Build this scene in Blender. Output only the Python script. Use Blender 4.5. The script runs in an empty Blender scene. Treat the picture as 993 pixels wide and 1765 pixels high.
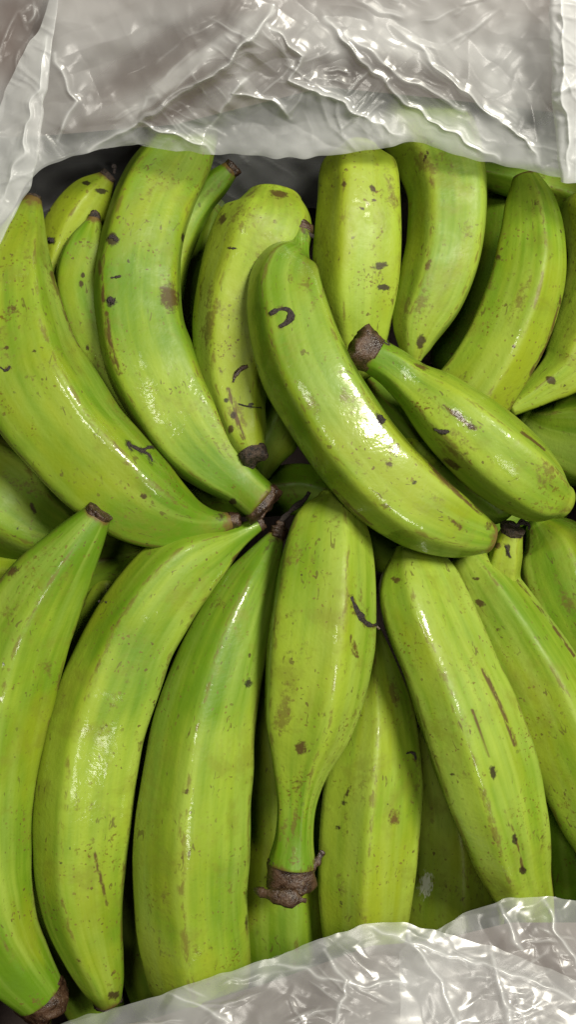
import bpy, math, random
import numpy as np
from mathutils import Vector

# ------------------------------------------------------------------ camera, light, exposure
S = 0.0003                    # metres for one photo pixel on the plane z = 0
W, H = 993.0, 1765.0
CAM = 1833.0                  # camera height in photo pixels (0.55 m)
sc = bpy.context.scene
col = sc.collection
cam = bpy.data.cameras.new('camera')
cam.sensor_fit = 'VERTICAL'
cam.angle = 2 * math.atan(H / 2 / CAM)
cam.clip_start = 0.01
cam.clip_end = 50
co = bpy.data.objects.new('camera', cam)
co.location = (0, 0, CAM * S)
col.objects.link(co)
sc.camera = co

world = bpy.data.worlds.new('World')
sc.world = world
world.use_nodes = True
bg = world.node_tree.nodes['Background']
bg.inputs['Color'].default_value = (1.0, 0.97, 0.92, 1)
bg.inputs['Strength'].default_value = 0.03


def area(name, loc, target, sx, sy, power, color):
    l = bpy.data.lights.new(name, 'AREA')
    l.shape = 'RECTANGLE'
    l.size, l.size_y, l.energy, l.color = sx, sy, power, color
    o = bpy.data.objects.new(name, l)
    o.location = loc
    o.rotation_euler = (Vector(target) - Vector(loc)).to_track_quat('-Z', 'Y').to_euler()
    col.objects.link(o)


# three ceiling fittings of the store room
area('ceiling_lamp', (0.78, 0.56, 1.40), (0, 0, 0), 0.26, 0.50, 47, (1.0, 0.95, 0.82))
area('ceiling_lamp', (-0.22, 0.34, 1.90), (0, 0, 0), 0.16, 0.50, 9, (1.0, 0.95, 0.85))
area('ceiling_lamp', (0.58, -0.62, 1.60), (0, 0, 0), 0.18, 0.50, 7.5, (1.0, 0.95, 0.85))

sc.view_settings.view_transform = 'Standard'
sc.view_settings.look = 'None'
sc.view_settings.gamma = 1
sc.view_settings.use_curve_mapping = False
sc.view_settings.exposure = -0.06
sc.cycles.max_bounces = 7
sc.cycles.diffuse_bounces = 3
sc.cycles.caustics_reflective = False
sc.cycles.caustics_refractive = False
sc.cycles.transparent_max_bounces = 12
sc.cycles.use_denoising = True

rng = np.random.RandomState(7)
random.seed(7)


# ------------------------------------------------------------------ small maths
def at(px, py, z=0.0):
    """photo pixel at height z (in photo pixels) -> world metres (arrays allowed)"""
    k = (CAM - z) / CAM * S
    return np.stack([(np.asarray(px, float) - W / 2) * k, (H / 2 - np.asarray(py, float)) * k,
                     np.asarray(z, float) * S + 0 * np.asarray(px, float)], -1)


def to_px(P):
    z = P[..., 2] / S
    k = (CAM - z) / CAM * S
    return P[..., 0] / k + W / 2, H / 2 - P[..., 1] / k


def catmull(P, n):
    """P (m,d) -> n samples evenly spaced by length of a centripetal-like cubic through P"""
    P = np.asarray(P, float)
    m = len(P)
    d = np.r_[0, np.cumsum(np.linalg.norm(np.diff(P[:, :2], axis=0), axis=1))]
    T = np.zeros_like(P)
    T[1:-1] = (P[2:] - P[:-2]) / (d[2:] - d[:-2])[:, None]
    T[0] = (P[1] - P[0]) / (d[1] - d[0])
    T[-1] = (P[-1] - P[-2]) / (d[-1] - d[-2])
    t = np.linspace(0, d[-1], n)
    i = np.clip(np.searchsorted(d, t) - 1, 0, m - 2)
    h = (d[i + 1] - d[i])[:, None]
    u = ((t - d[i])[:, None]) / h
    return ((2 * u**3 - 3 * u**2 + 1) * P[i] + (u**3 - 2 * u**2 + u) * h * T[i]
            + (-2 * u**3 + 3 * u**2) * P[i + 1] + (u**3 - u**2) * h * T[i + 1])


class Noise2:
    def __init__(self, seed, n=64):
        self.g = np.random.RandomState(seed).rand(n, n) * 2 - 1
        self.n = n

    def __call__(self, x, y):
        xi, yi = np.floor(x).astype(int), np.floor(y).astype(int)
        fx, fy = x - xi, y - yi
        fx, fy = fx * fx * (3 - 2 * fx), fy * fy * (3 - 2 * fy)
        g, n = self.g, self.n
        a = g[xi % n, yi % n] * (1 - fx) + g[(xi + 1) % n, yi % n] * fx
        b = g[xi % n, (yi + 1) % n] * (1 - fx) + g[(xi + 1) % n, (yi + 1) % n] * fx
        return a * (1 - fy) + b * fy


def smooth_poly(angles, nseg, blend=0.9, sig=0.85):
    """rounded many-sided section: corner angles -> radius for nseg directions"""
    a = np.sort(np.asarray(angles) % (2 * np.pi))
    th = np.linspace(0, 2 * np.pi, nseg, endpoint=False)
    r = np.zeros(nseg)
    for k, t in enumerate(th):
        j = np.searchsorted(a, t, side='right') - 1
        a0 = a[j] if j >= 0 else a[-1] - 2 * np.pi
        a1 = a[(j + 1) % len(a)]
        if a1 <= a0:
            a1 += 2 * np.pi
        tt = t if t >= a0 else t + 2 * np.pi
        half, mid = (a1 - a0) / 2, (a0 + a1) / 2
        r[k] = math.cos(min(half, 1.25)) / math.cos(max(-1.25, min(1.25, tt - mid)))
    r = (1 - blend) + blend * r
    f = np.fft.fft(r)
    q = np.fft.fftfreq(nseg) * nseg
    r = np.fft.ifft(f * np.exp(-0.5 * (q * sig / nseg * 2 * np.pi)**2)).real
    return th, r


# ------------------------------------------------------------------ materials
def nt(name):
    m = bpy.data.materials.new(name)
    m.use_nodes = True
    t = m.node_tree
    t.nodes.clear()
    out = t.nodes.new('ShaderNodeOutputMaterial')
    return m, t, out


class G:
    """tiny node graph helper"""
    def __init__(self, t):
        self.t = t

    def n(self, kind, ins=None, **kw):
        x = self.t.nodes.new(kind)
        for k, v in kw.items():
            setattr(x, k, v)
        for k, v in (ins or {}).items():
            if isinstance(v, bpy.types.NodeSocket):
                self.t.links.new(v, x.inputs[k])
            else:
                x.inputs[k].default_value = v
        return x

    def m(self, op, a, b=0.0, c=0.0, clamp=False):
        x = self.n('ShaderNodeMath', {0: a, 1: b, 2: c}, operation=op)
        x.use_clamp = clamp
        return x.outputs[0]

    def ramp(self, v, lo, hi, a=0.0, b=1.0):
        x = self.n('ShaderNodeMapRange', {'Value': v, 'From Min': lo, 'From Max': hi, 'To Min': a, 'To Max': b},
                   interpolation_type='SMOOTHSTEP')
        return x.outputs[0]

    def mix(self, f, a, b):
        x = self.n('ShaderNodeMix', data_type='RGBA')
        for k, v in ((0, f), (6, a), (7, b)):
            if isinstance(v, bpy.types.NodeSocket):
                self.t.links.new(v, x.inputs[k])
            else:
                x.inputs[k].default_value = v if k == 0 else (*v, 1) if len(v) == 3 else v
        return x.outputs[2]

    def noise(self, vec, scale, detail=3, rough=0.5, dist=0.0):
        return self.n('ShaderNodeTexNoise', {'Vector': vec, 'Scale': scale, 'Detail': detail, 'Roughness': rough,
                                             'Distortion': dist}).outputs['Fac']

    def attr(self, name, out='Fac'):
        return self.n('ShaderNodeAttribute', attribute_name=name).outputs[out]


def peel_material():
    m, t, out = nt('plantain_peel')
    g = G(t)
    tc = g.n('ShaderNodeTexCoord').outputs['Object']
    rnd = g.n('ShaderNodeObjectInfo').outputs['Random']
    off = g.n('ShaderNodeCombineXYZ', {0: g.m('MULTIPLY', rnd, 7.3), 1: g.m('MULTIPLY', rnd, 3.1), 2: rnd}).outputs[0]
    P = g.n('ShaderNodeVectorMath', {0: tc, 1: off}, operation='ADD').outputs[0]
    flow = g.n('ShaderNodeVectorMath', {0: g.attr('flow', 'Vector'), 1: off}, operation='ADD').outputs[0]
    streak_v = g.n('ShaderNodeVectorMath', {0: flow, 1: (9.0, 130.0, 1.0)}, operation='MULTIPLY').outputs[0]
    fine_v = g.n('ShaderNodeVectorMath', {0: flow, 1: (60.0, 900.0, 1.0)}, operation='MULTIPLY').outputs[0]
    scratch_v = g.n('ShaderNodeVectorMath', {0: flow, 1: (170.0, 420.0, 1.0)}, operation='MULTIPLY').outputs[0]
    big = g.noise(P, 14, 3, 0.55)
    mid = g.noise(P, 60, 4, 0.6)
    streak = g.noise(streak_v, 1.0, 3, 0.6)
    fine = g.noise(fine_v, 1.0, 2, 0.6)
    ripe = g.attr('ripe')
    # lime, deeper green and olive-yellow patches drawn out along the fruit
    patch_v = g.n('ShaderNodeVectorMath', {0: flow, 1: (12.0, 26.0, 1.0)}, operation='MULTIPLY').outputs[0]
    f = g.m('ADD', g.m('MULTIPLY', big, 0.6), g.m('MULTIPLY', streak, 0.5))
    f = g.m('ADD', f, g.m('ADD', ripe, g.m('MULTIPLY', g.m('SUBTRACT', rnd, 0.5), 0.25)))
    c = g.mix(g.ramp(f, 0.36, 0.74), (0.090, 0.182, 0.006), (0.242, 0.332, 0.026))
    ol = g.ramp(g.m('ADD', g.noise(patch_v, 1.0, 3, 0.6), g.m('MULTIPLY', ripe, 0.5)), 0.46, 0.68, 0.0, 0.7)
    c = g.mix(ol, c, (0.215, 0.262, 0.011))
    bloom = g.m('MULTIPLY', g.ramp(g.noise(streak_v, 0.55, 3, 0.65), 0.44, 0.70), 0.42)
    c = g.mix(bloom, c, (0.292, 0.390, 0.070))
    # fine lengthwise fibres
    c = g.mix(g.ramp(fine, 0.55, 0.8, 0, 0.14), c, (0.09, 0.15, 0.008))
    # darker soft bruised clouds
    cl = g.m('MULTIPLY', g.ramp(g.noise(P, 38, 4, 0.7, 0.4), 0.50, 0.70), 0.5)
    c = g.mix(cl, c, (0.150, 0.165, 0.016))
    # rubbed brown scuffs, few and ragged
    sv = g.n('ShaderNodeVectorMath', {0: flow, 1: (38.0, 75.0, 1.0)}, operation='MULTIPLY').outputs[0]
    sf = g.m('ADD', g.noise(sv, 1.0, 2, 0.5), g.m('MULTIPLY', g.m('SUBTRACT', g.noise(P, 420, 2, 0.7), 0.5), 0.42))
    sf = g.m('ADD', sf, g.attr('dirt'))
    c = g.mix(g.ramp(sf, 0.665, 0.80, 0, 0.65), c, (0.105, 0.070, 0.018))
    # worn ridges
    ridge = g.attr('ridge')
    rn = g.noise(g.n('ShaderNodeVectorMath', {0: flow, 1: (90.0, 260.0, 1.0)}, operation='MULTIPLY').outputs[0], 1.0, 4, 0.7)
    wear = g.m('MULTIPLY', ridge, g.ramp(rn, 0.42, 0.66))
    c = g.mix(g.m('MULTIPLY', g.ramp(wear, 0.15, 0.8), 0.65), c, (0.115, 0.080, 0.018))
    wear2 = g.m('MULTIPLY', g.attr('scar'), g.ramp(rn, 0.30, 0.56))
    c = g.mix(g.ramp(wear2, 0.2, 0.75, 0, 0.9), c, (0.075, 0.040, 0.014))
    # rust coloured fine freckles in patches
    fm = g.ramp(g.m('ADD', g.noise(P, 34, 3, 0.55), g.m('MULTIPLY', g.m('SUBTRACT', rnd, 0.5), 0.10)), 0.56, 0.70)
    fr = g.noise(P, 520, 2, 0.6)
    frk = g.m('MULTIPLY', g.ramp(fr, 0.56, 0.66), fm)
    c = g.mix(g.m('MULTIPLY', frk, 0.9), c, (0.10, 0.058, 0.008))
    # dark specks
    dist_v = g.n('ShaderNodeVectorMath', {0: P, 1: g.n('ShaderNodeVectorMath', {
        0: g.n('ShaderNodeTexNoise', {'Vector': P, 'Scale': 400.0, 'Detail': 1.0}).outputs['Color'], 1: (0.0026,) * 3},
        operation='MULTIPLY').outputs[0]}, operation='ADD').outputs[0]
    spm = g.ramp(g.noise(P, 27, 2, 0.6), 0.43, 0.61, 0.0, 1.0)
    for sc_, thr, amt, colr in ((260, 0.17, 0.8, (0.085, 0.06, 0.015)), (110, 0.085, 0.9, (0.045, 0.032, 0.014)),
                                (480, 0.26, 0.7, (0.13, 0.09, 0.02))):
        v = g.n('ShaderNodeTexVoronoi', {'Vector': dist_v, 'Scale': float(sc_)})
        pick = g.n('ShaderNodeSeparateColor', {0: v.outputs['Color']})
        size = g.m('MULTIPLY', thr, g.ramp(pick.outputs[0], 0.62, 1.0, 0.0, 1.35))
        sp = g.m('LESS_THAN', v.outputs['Distance'], size)
        sp = g.m('MULTIPLY', sp, spm)
        c = g.mix(g.m('MULTIPLY', sp, amt), c, colr)
    # thin scratches
    scn = g.noise(scratch_v, 1.0, 1, 0.4, 1.2)
    scr = g.m('MULTIPLY', g.ramp(scn, 0.665, 0.72), g.ramp(mid, 0.47, 0.58))
    c = g.mix(g.m('MULTIPLY', scr, 0.7), c, (0.08, 0.06, 0.015))
    # individual blemishes and pale marks, broken up at the rim
    bn = g.noise(P, 330, 4, 0.7)
    bl = g.m('ADD', g.attr('blotch'), g.m('MULTIPLY', g.m('SUBTRACT', bn, 0.5), 1.1))
    blm = g.ramp(bl, 0.42, 0.72)
    bcol = g.mix(g.attr('blotch_dark'), (0.085, 0.048, 0.012), (0.012, 0.009, 0.008))
    c = g.mix(g.m('MULTIPLY', blm, 0.92), c, bcol)
    pale = g.m('ADD', g.attr('pale'), g.m('MULTIPLY', g.m('SUBTRACT', g.noise(scratch_v, 2.0, 3, 0.7), 0.5), 1.6))
    c = g.mix(g.ramp(pale, 0.45, 0.85, 0, 0.85), c, (0.62, 0.65, 0.52))
    # brown towards cut ends
    tp = g.m('ADD', g.attr('tip'), g.m('MULTIPLY', g.m('SUBTRACT', g.noise(P, 190, 5, 0.7), 0.5), 0.9))
    c = g.mix(g.ramp(tp, 0.36, 0.72, 0, 0.9), c, (0.115, 0.065, 0.022))
    c = g.mix(g.ramp(tp, 0.80, 1.05, 0, 0.9), c, (0.030, 0.020, 0.014))
    lum = g.noise(P, 75, 3, 0.65)
    rough = g.ramp(lum, 0.3, 0.7, 0.42, 0.60)
    h = g.m('ADD', g.m('MULTIPLY', g.noise(P, 110, 2, 0.6), 0.55), g.m('MULTIPLY', g.noise(P, 560, 1, 0.6), 0.17))
    bump = g.n('ShaderNodeBump', {'Strength': 0.26, 'Distance': 0.0022, 'Height': h}).outputs[0]
    wet = g.m('ADD', g.m('MULTIPLY', big, 0.45), g.m('MULTIPLY', lum, 0.45))
    wet = g.ramp(g.m('ADD', wet, g.m('MULTIPLY', g.attr('gloss'), 0.22)), 0.54, 0.66, 0.0, 1.0)
    b = g.n('ShaderNodeBsdfPrincipled', {'Base Color': c, 'Roughness': rough, 'Normal': bump, 'Specular IOR Level': 0.25,
                                         'Coat Weight': g.m('MULTIPLY', wet, 0.8), 'Coat Roughness': 0.13, 'Coat IOR': 1.40,
                                         'Coat Normal': bump})
    t.links.new(b.outputs[0], out.inputs[0])
    return m


def rough_material(name, c1, c2, c3, scale=240, spec=0.35, rough=0.6):
    m, t, out = nt(name)
    g = G(t)
    P = g.n('ShaderNodeTexCoord').outputs['Object']
    rnd = g.n('ShaderNodeObjectInfo').outputs['Random']
    P = g.n('ShaderNodeVectorMath', {0: P, 1: g.n('ShaderNodeCombineXYZ', {0: rnd, 1: rnd, 2: rnd}).outputs[0]},
            operation='ADD').outputs[0]
    a = g.noise(P, scale, 5, 0.65)
    b = g.noise(P, scale * 3.2, 4, 0.7)
    c = g.mix(g.ramp(a, 0.36, 0.62), c1, c2)
    c = g.mix(g.ramp(b, 0.52, 0.72, 0, 0.8), c, c3)
    h = g.m('ADD', a, g.m('MULTIPLY', b, 0.5))
    bump = g.n('ShaderNodeBump', {'Strength': 0.8, 'Distance': 0.0018, 'Height': h}).outputs[0]
    p = g.n('ShaderNodeBsdfPrincipled', {'Base Color': c, 'Roughness': g.ramp(a, 0.3, 0.7, rough - 0.2, rough + 0.15),
                                         'Specular IOR Level': spec, 'Normal': bump})
    t.links.new(p.outputs[0], out.inputs[0])
    return m


def plastic_material():
    m, t, out = nt('clear_plastic_film')
    g = G(t)
    P = g.n('ShaderNodeTexCoord').outputs['Object']
    n1 = g.noise(P, 16, 3, 0.6)
    wv = g.n('ShaderNodeVectorMath', {0: P, 1: g.n('ShaderNodeVectorMath', {
        0: g.n('ShaderNodeTexNoise', {'Vector': P, 'Scale': 45.0, 'Detail': 1.0}).outputs['Color'], 1: (0.02,) * 3},
        operation='MULTIPLY').outputs[0]}, operation='ADD').outputs[0]
    facets = g.n('ShaderNodeTexVoronoi', {'Vector': wv, 'Scale': 120.0}).outputs['Distance']
    patch = g.ramp(g.noise(P, 24, 2, 0.5), 0.46, 0.66, 0.04, 1.0)
    h = g.m('ADD', g.m('MULTIPLY', facets, g.m('MULTIPLY', patch, 0.30)), g.m('MULTIPLY', g.noise(P, 420, 1, 0.6), 0.05))
    bump = g.n('ShaderNodeBump', {'Strength': 0.10, 'Distance': 0.004, 'Height': h}).outputs[0]
    milk = (0.83, 0.85, 0.87, 1)
    dif = g.n('ShaderNodeBsdfDiffuse', {'Color': milk}).outputs[0]
    trl = g.n('ShaderNodeBsdfTranslucent', {'Color': milk}).outputs[0]
    body = g.n('ShaderNodeMixShader', {0: 0.35, 1: dif, 2: trl}).outputs[0]
    trn = g.n('ShaderNodeBsdfTransparent', {'Color': (0.97, 0.97, 0.97, 1)}).outputs[0]
    fog = g.m('ADD', g.attr('haze'), g.ramp(n1, 0.32, 0.70, -0.07, 0.07), clamp=True)
    sheet = g.n('ShaderNodeMixShader', {0: fog, 1: trn, 2: body}).outputs[0]
    gl = g.n('ShaderNodeBsdfGlossy', {'Color': (1, 1, 1, 1), 'Roughness': 0.25, 'Normal': bump}).outputs[0]
    fc = g.n('ShaderNodeLayerWeight', {'Blend': 0.5}).outputs['Facing']
    fr = g.m('ADD', g.m('MULTIPLY', g.m('POWER', fc, 5.0), 0.90), 0.038)
    fin = g.n('ShaderNodeMixShader', {0: fr, 1: sheet, 2: gl}).outputs[0]
    t.links.new(fin, out.inputs[0])
    return m


def cardboard_material():
    m, t, out = nt('printed_cardboard')
    g = G(t)
    P = g.n('ShaderNodeTexCoord').outputs['Object']
    a = g.noise(P, 9, 4, 0.6)
    st = g.noise(g.n('ShaderNodeVectorMath', {0: P, 1: (8.0, 8.0, 260.0)}, operation='MULTIPLY').outputs[0], 1.0, 3, 0.6)
    c = g.mix(g.ramp(a, 0.35, 0.65), (0.072, 0.052, 0.046), (0.115, 0.085, 0.076))
    c = g.mix(g.ramp(st, 0.4, 0.7, 0, 0.3), c, (0.06, 0.042, 0.036))
    b = g.n('ShaderNodeBump', {'Strength': 0.3, 'Distance': 0.001, 'Height': st}).outputs[0]
    p = g.n('ShaderNodeBsdfPrincipled', {'Base Color': c, 'Roughness': 0.8, 'Normal': b})
    t.links.new(p.outputs[0], out.inputs[0])
    return m


def concrete_material():
    m, t, out = nt('store_floor')
    g = G(t)
    P = g.n('ShaderNodeTexCoord').outputs['Object']
    a = g.noise(P, 6, 6, 0.65)
    c = g.mix(a, (0.22, 0.21, 0.20), (0.34, 0.33, 0.31))
    p = g.n('ShaderNodeBsdfPrincipled', {'Base Color': c, 'Roughness': 0.6})
    t.links.new(p.outputs[0], out.inputs[0])
    return m


M_PEEL = peel_material()
M_STUB = rough_material('cut_stem_brown', (0.020, 0.010, 0.006), (0.062, 0.030, 0.014), (0.13, 0.09, 0.05), 170, 0.6, 0.42)
M_TIP = rough_material('blossom_tip_black', (0.012, 0.010, 0.009), (0.055, 0.036, 0.024), (0.14, 0.10, 0.07), 380, 0.4, 0.6)
M_FLECK = rough_material('dried_skin_fleck', (0.018, 0.014, 0.013), (0.040, 0.030, 0.026), (0.10, 0.08, 0.07), 700, 0.4, 0.6)
M_FILM = plastic_material()
M_CARD = cardboard_material()
M_FLOOR = concrete_material()


# ------------------------------------------------------------------ mesh helpers
def mesh_obj(name, V, F, mat, parent=None, loc=None, smooth=True, attrs=None, vecs=None):
    me = bpy.data.meshes.new(name)
    V = np.asarray(V, float)
    if loc is not None:
        V = V - np.asarray(loc)
    me.from_pydata(V.tolist(), [], F if isinstance(F, list) else F.tolist())
    for k, a in (attrs or {}).items():
        at_ = me.attributes.new(k, 'FLOAT', 'POINT')
        at_.data.foreach_set('value', np.asarray(a, np.float32))
    for k, a in (vecs or {}).items():
        at_ = me.attributes.new(k, 'FLOAT_VECTOR', 'POINT')
        at_.data.foreach_set('vector', np.asarray(a, np.float32).ravel())
    if smooth:
        me.polygons.foreach_set('use_smooth', [True] * len(me.polygons))
    me.materials.append(mat)
    me.update()
    o = bpy.data.objects.new(name, me)
    col.objects.link(o)
    if parent is not None:
        o.parent = parent
    return o


def tube_faces(n, k):
    F = []
    for i in range(n - 1):
        for j in range(k):
            a, b = i * k + j, i * k + (j + 1) % k
            F.append((a, b, b + k, a + k))
    return F


def stub(name, c, T, side, up, r, L, mat, parent, loc, flare=1.0, seed=0, squash=1.0, bend=0.0):
    """rough, broken-off stem end that continues a peel"""
    k, n = 22, 12
    nz = Noise2(seed)
    V = []
    for i in range(n):
        u = i / (n - 1)
        cc = c + T * (L * (u - 0.12)) + side * (bend * L * u * u)
        rr = r * (1.03 + (flare - 1.0) * (u**1.5))
        if i >= n - 2:
            rr *= 0.90 if i == n - 2 else 0.55
        for j in range(k):
            th = 2 * math.pi * j / k
            nn = 1 + 0.13 * float(nz(np.array(3.0 + 1.1 * math.cos(th) + 1.6), np.array(3.0 + 1.1 * math.sin(th) + u * 1.3))) \
                + 0.07 * float(nz(np.array(20 + 3.3 * math.cos(th)), np.array(20 + 3.3 * math.sin(th) + u * 5)))
            ragged = L * 0.22 * u * float(nz(np.array(40 + 1.8 * math.cos(th)), np.array(40 + 1.8 * math.sin(th))))
            V.append(cc + T * ragged + (side * math.cos(th) + up * math.sin(th) * squash) * rr * nn)
    V.append(c + T * L * 0.78 + side * (bend * L * 0.8))
    F = tube_faces(n, k)
    F += [((n - 1) * k + j, (n - 1) * k + (j + 1) % k, n * k) for j in range(k)]
    V0 = c - T * L * 0.1
    V.append(V0)
    F += [((j + 1) % k, j, n * k + 1) for j in range(k)]
    return mesh_obj(name, V, F, mat, parent, loc)


class Plantain:
    count = 0

    def __init__(self, label, st, z, ridges=(20, 95), start=None, end=None, ripe=0.0, blots=(), scars=(), pales=(),
                 group='green plantains heaped in the box', blend=0.80, sig=1.45, zpts=None, NS=150, gloss=0.15, dirt=0.0):
        Plantain.count += 1
        seed = Plantain.count
        NR = 96
        st = np.asarray(st, float)
        C = (st[:, :2] + st[:, 2:]) / 2
        hw = np.linalg.norm(st[:, :2] - st[:, 2:], axis=1) / 2
        d = np.r_[0, np.cumsum(np.linalg.norm(np.diff(C, axis=0), axis=1))]
        u = d / d[-1]
        zk = np.interp(u, np.linspace(0, 1, len(z)), z)
        D = catmull(np.c_[C, hw, zk], NS)
        Lpx = d[-1]
        # light smoothing of centre, width and height
        for _ in range(6):
            D[1:-1] = (D[:-2] + 2 * D[1:-1] + D[2:]) / 4
        P = at(D[:, 0], D[:, 1], D[:, 3])
        R = D[:, 2] * S * (CAM - D[:, 3]) / CAM
        # round the ends with extra rows
        def cap(end_):
            capf = (start if end_ == 0 else end) or {}
            f = capf.get('cap', 0.45 if capf else 0.62)
            i, j = (0, 1) if end_ == 0 else (-1, -2)
            T = P[i] - P[j]
            T /= np.linalg.norm(T)
            ks = np.sin(np.linspace(0, np.pi / 2, 9))[1:]
            return P[i] + T * (ks * f * R[i])[:, None], R[i] * np.sqrt(np.maximum(0, 1 - ks**2)) + 1e-6, T
        p0, r0, T0 = cap(0)
        p1, r1, T1 = cap(1)
        Pa = np.r_[p0[::-1], P, p1]
        Ra = np.r_[r0[::-1], R, r1]
        n = len(Pa)
        T = np.gradient(Pa, axis=0)
        T[:9] = T[9]
        T[-9:] = T[-10]
        T /= np.linalg.norm(T, axis=1)[:, None]
        view = np.array([0, 0, CAM * S]) - Pa
        view /= np.linalg.norm(view, axis=1)[:, None]
        side = np.cross(T, view)
        side /= np.linalg.norm(side, axis=1)[:, None]
        up = np.cross(side, T)
        # section: corner angles measured from the top, positive to the side vector
        ang = [math.pi / 2 - math.radians(a) for a in ridges]
        lowest = sorted([a % 360 for a in ridges])
        extra = []
        gaps = [(lowest[i], (lowest[(i + 1) % len(lowest)] - lowest[i]) % 360 or 360) for i in range(len(lowest))]
        for a0, gp in gaps:
            k = int(round(gp / 75)) - 1
            extra += [a0 + gp * (q + 1) / (k + 1) for q in range(max(0, k))]
        ang += [math.pi / 2 - math.radians(a) for a in extra]
        th, rs = smooth_poly(ang, NR, blend, sig * 1.0)
        s_ext = max((rs * np.cos(th)).max(), 1e-3)
        s_min = -min((rs * np.cos(th)).min(), -1e-3)
        cx = rs * np.cos(th)
        cx = cx * np.where(cx > 0, 1 / s_ext, 1 / s_min)
        cy = rs * np.sin(th) / ((s_ext + s_min) / 2)
        # arc position, roundness fades in at the ends
        arc = np.r_[0, np.cumsum(np.linalg.norm(np.diff(Pa, axis=0), axis=1))]
        ua = arc / arc[-1]
        edge = np.clip(np.minimum(ua, 1 - ua) / 0.10, 0, 1)[:, None]
        tw = (rng.rand() - 0.5) * 0.12
        X = edge * cx[None] + (1 - edge) * np.cos(th)[None]
        Y = edge * cy[None] + (1 - edge) * np.sin(th)[None]
        nz = Noise2(seed * 11 + 3)
        TH, UA = np.meshgrid(th, arc / S)
        lump = 1 + 0.028 * nz(UA / 110 + 7, 4 + 1.4 * np.cos(TH)) + 0.018 * nz(UA / 55 + 1.3 * np.sin(TH) + 9, 11 + 1.5 * np.cos(TH) + 3)
        V = Pa[:, None, :] + (side[:, None, :] * X[..., None] + up[:, None, :] * (Y * 1.06)[..., None]) * (Ra[:, None] * lump)[..., None]
        # attributes
        ridge = np.zeros(NR)
        for a in [math.pi / 2 - math.radians(x) for x in list(ridges) + extra]:
            dd = np.angle(np.exp(1j * (th - a)))
            ridge = np.maximum(ridge, np.exp(-(dd / 0.075)**2))
        ridge = ridge[None] * edge
        vx, vy = to_px(V)
        facing = np.sin(TH) > -0.35
        blotch = np.zeros_like(TH)
        dark = np.zeros_like(TH)
        pale = np.zeros_like(TH)
        scar = np.zeros_like(TH)

        def spot(b):
            x, y, rx, ry, rot = b[:5]
            ca, sa = math.cos(math.radians(rot)), math.sin(math.radians(rot))
            dx, dy = vx - x, vy - y
            e = ((dx * ca + dy * sa) / rx)**2 + ((-dx * sa + dy * ca) / ry)**2
            return np.exp(-e * 0.9) * facing
        for b in blots:
            w = spot(b)
            dark = np.where(w > blotch, b[5] if len(b) > 5 else 0.6, dark)
            blotch = np.maximum(blotch, w * (b[6] if len(b) > 6 else 1.0))
        for b in pales:
            pale = np.maximum(pale, spot(b))
        for pl, wd in scars:
            pl = np.asarray(pl, float)
            pts = catmull(pl, 60) if len(pl) > 2 else np.linspace(pl[0], pl[1], 60)
            for x, y in pts:
                scar = np.maximum(scar, np.exp(-((vx - x)**2 + (vy - y)**2) / (0.62 * wd)**2) * facing)
        tip = np.zeros_like(TH)
        dpx0, dpx1 = UA, arc[-1] / S - UA
        for e_, dpx in ((start, dpx0), (end, dpx1)):
            if e_:
                tip = np.maximum(tip, e_.get('brown', 0.9) * np.exp(-dpx / (1.35 * e_.get('bl', 16))))
        flow = np.stack([arc[:, None] + 0 * TH, np.angle(np.exp(1j * (TH - math.pi / 2))) * np.median(R), 0 * TH + seed * 0.37], -1)
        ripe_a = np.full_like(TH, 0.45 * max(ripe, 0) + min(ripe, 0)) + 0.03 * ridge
        for e_, dpx in ((start, dpx0), (end, dpx1)):
            if e_ and e_.get('kind') == 'stem':
                ripe_a = ripe_a - 0.30 * np.exp(-dpx / 110.0)
        base = V.reshape(-1, 3).mean(0)
        base[2] = V[..., 2].min()
        root = bpy.data.objects.new('plantain', None)
        root.empty_display_size = 0.02
        root.location = base
        root['label'], root['category'], root['group'] = label, 'plantain', group
        col.objects.link(root)
        self.root, self.base, self.blotch = root, base, blotch
        self.V, self.vx, self.vy, self.facing = V, vx, vy, np.sin(TH) > 0.0
        self.obj = mesh_obj('peel', V.reshape(-1, 3), tube_faces(n, NR), M_PEEL, root, base,
                            attrs={'ridge': ridge.ravel() + 0 * TH.ravel() if ridge.shape == TH.shape else (ridge + 0 * TH).ravel(),
                                   'blotch': blotch.ravel(), 'blotch_dark': dark.ravel(), 'pale': pale.ravel(),
                                   'scar': scar.ravel(), 'tip': tip.ravel(), 'ripe': ripe_a.ravel(), 'gloss': np.full(TH.size, gloss), 'dirt': np.full(TH.size, dirt)},
                            vecs={'flow': flow.reshape(-1, 3)})
        for e_, i, TT in ((start, 0, T0), (end, -1, T1)):
            if e_ and e_.get('len', 0) > 0:
                k = (CAM - D[i, 3]) / CAM * S
                sd = np.cross(TT, [0, 0, 1.0]); sd /= np.linalg.norm(sd)
                TT2 = TT + np.array([0, 0, e_.get('lift', 0.0)]); TT2 /= np.linalg.norm(TT2)
                up_ = np.cross(sd, TT2)
                stub('stem' if e_.get('kind', 'stem') == 'stem' else 'blossom_tip', P[i], TT2, sd, up_,
                     R[i] * e_.get('rad', 1.0), e_['len'] * k, M_STUB if e_.get('kind', 'stem') == 'stem' else M_TIP,
                     root, base, e_.get('flare', 1.0), seed * 5 + (1 if i else 2), e_.get('squash', 1.0), e_.get('bend', 0.0))

    def surf(self, x, y):
        q = (self.vx - x)**2 + (self.vy - y)**2 + np.where(self.facing, 0, 1e9)
        i = np.argsort(q.ravel())[:4]
        w = 1 / (q.ravel()[i] + 1.0)
        p = (self.V.reshape(-1, 3)[i] * w[:, None]).sum(0) / w.sum()
        # move along the view ray onto that height
        zz = p[2] / S
        return at(x, y, zz)

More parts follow.
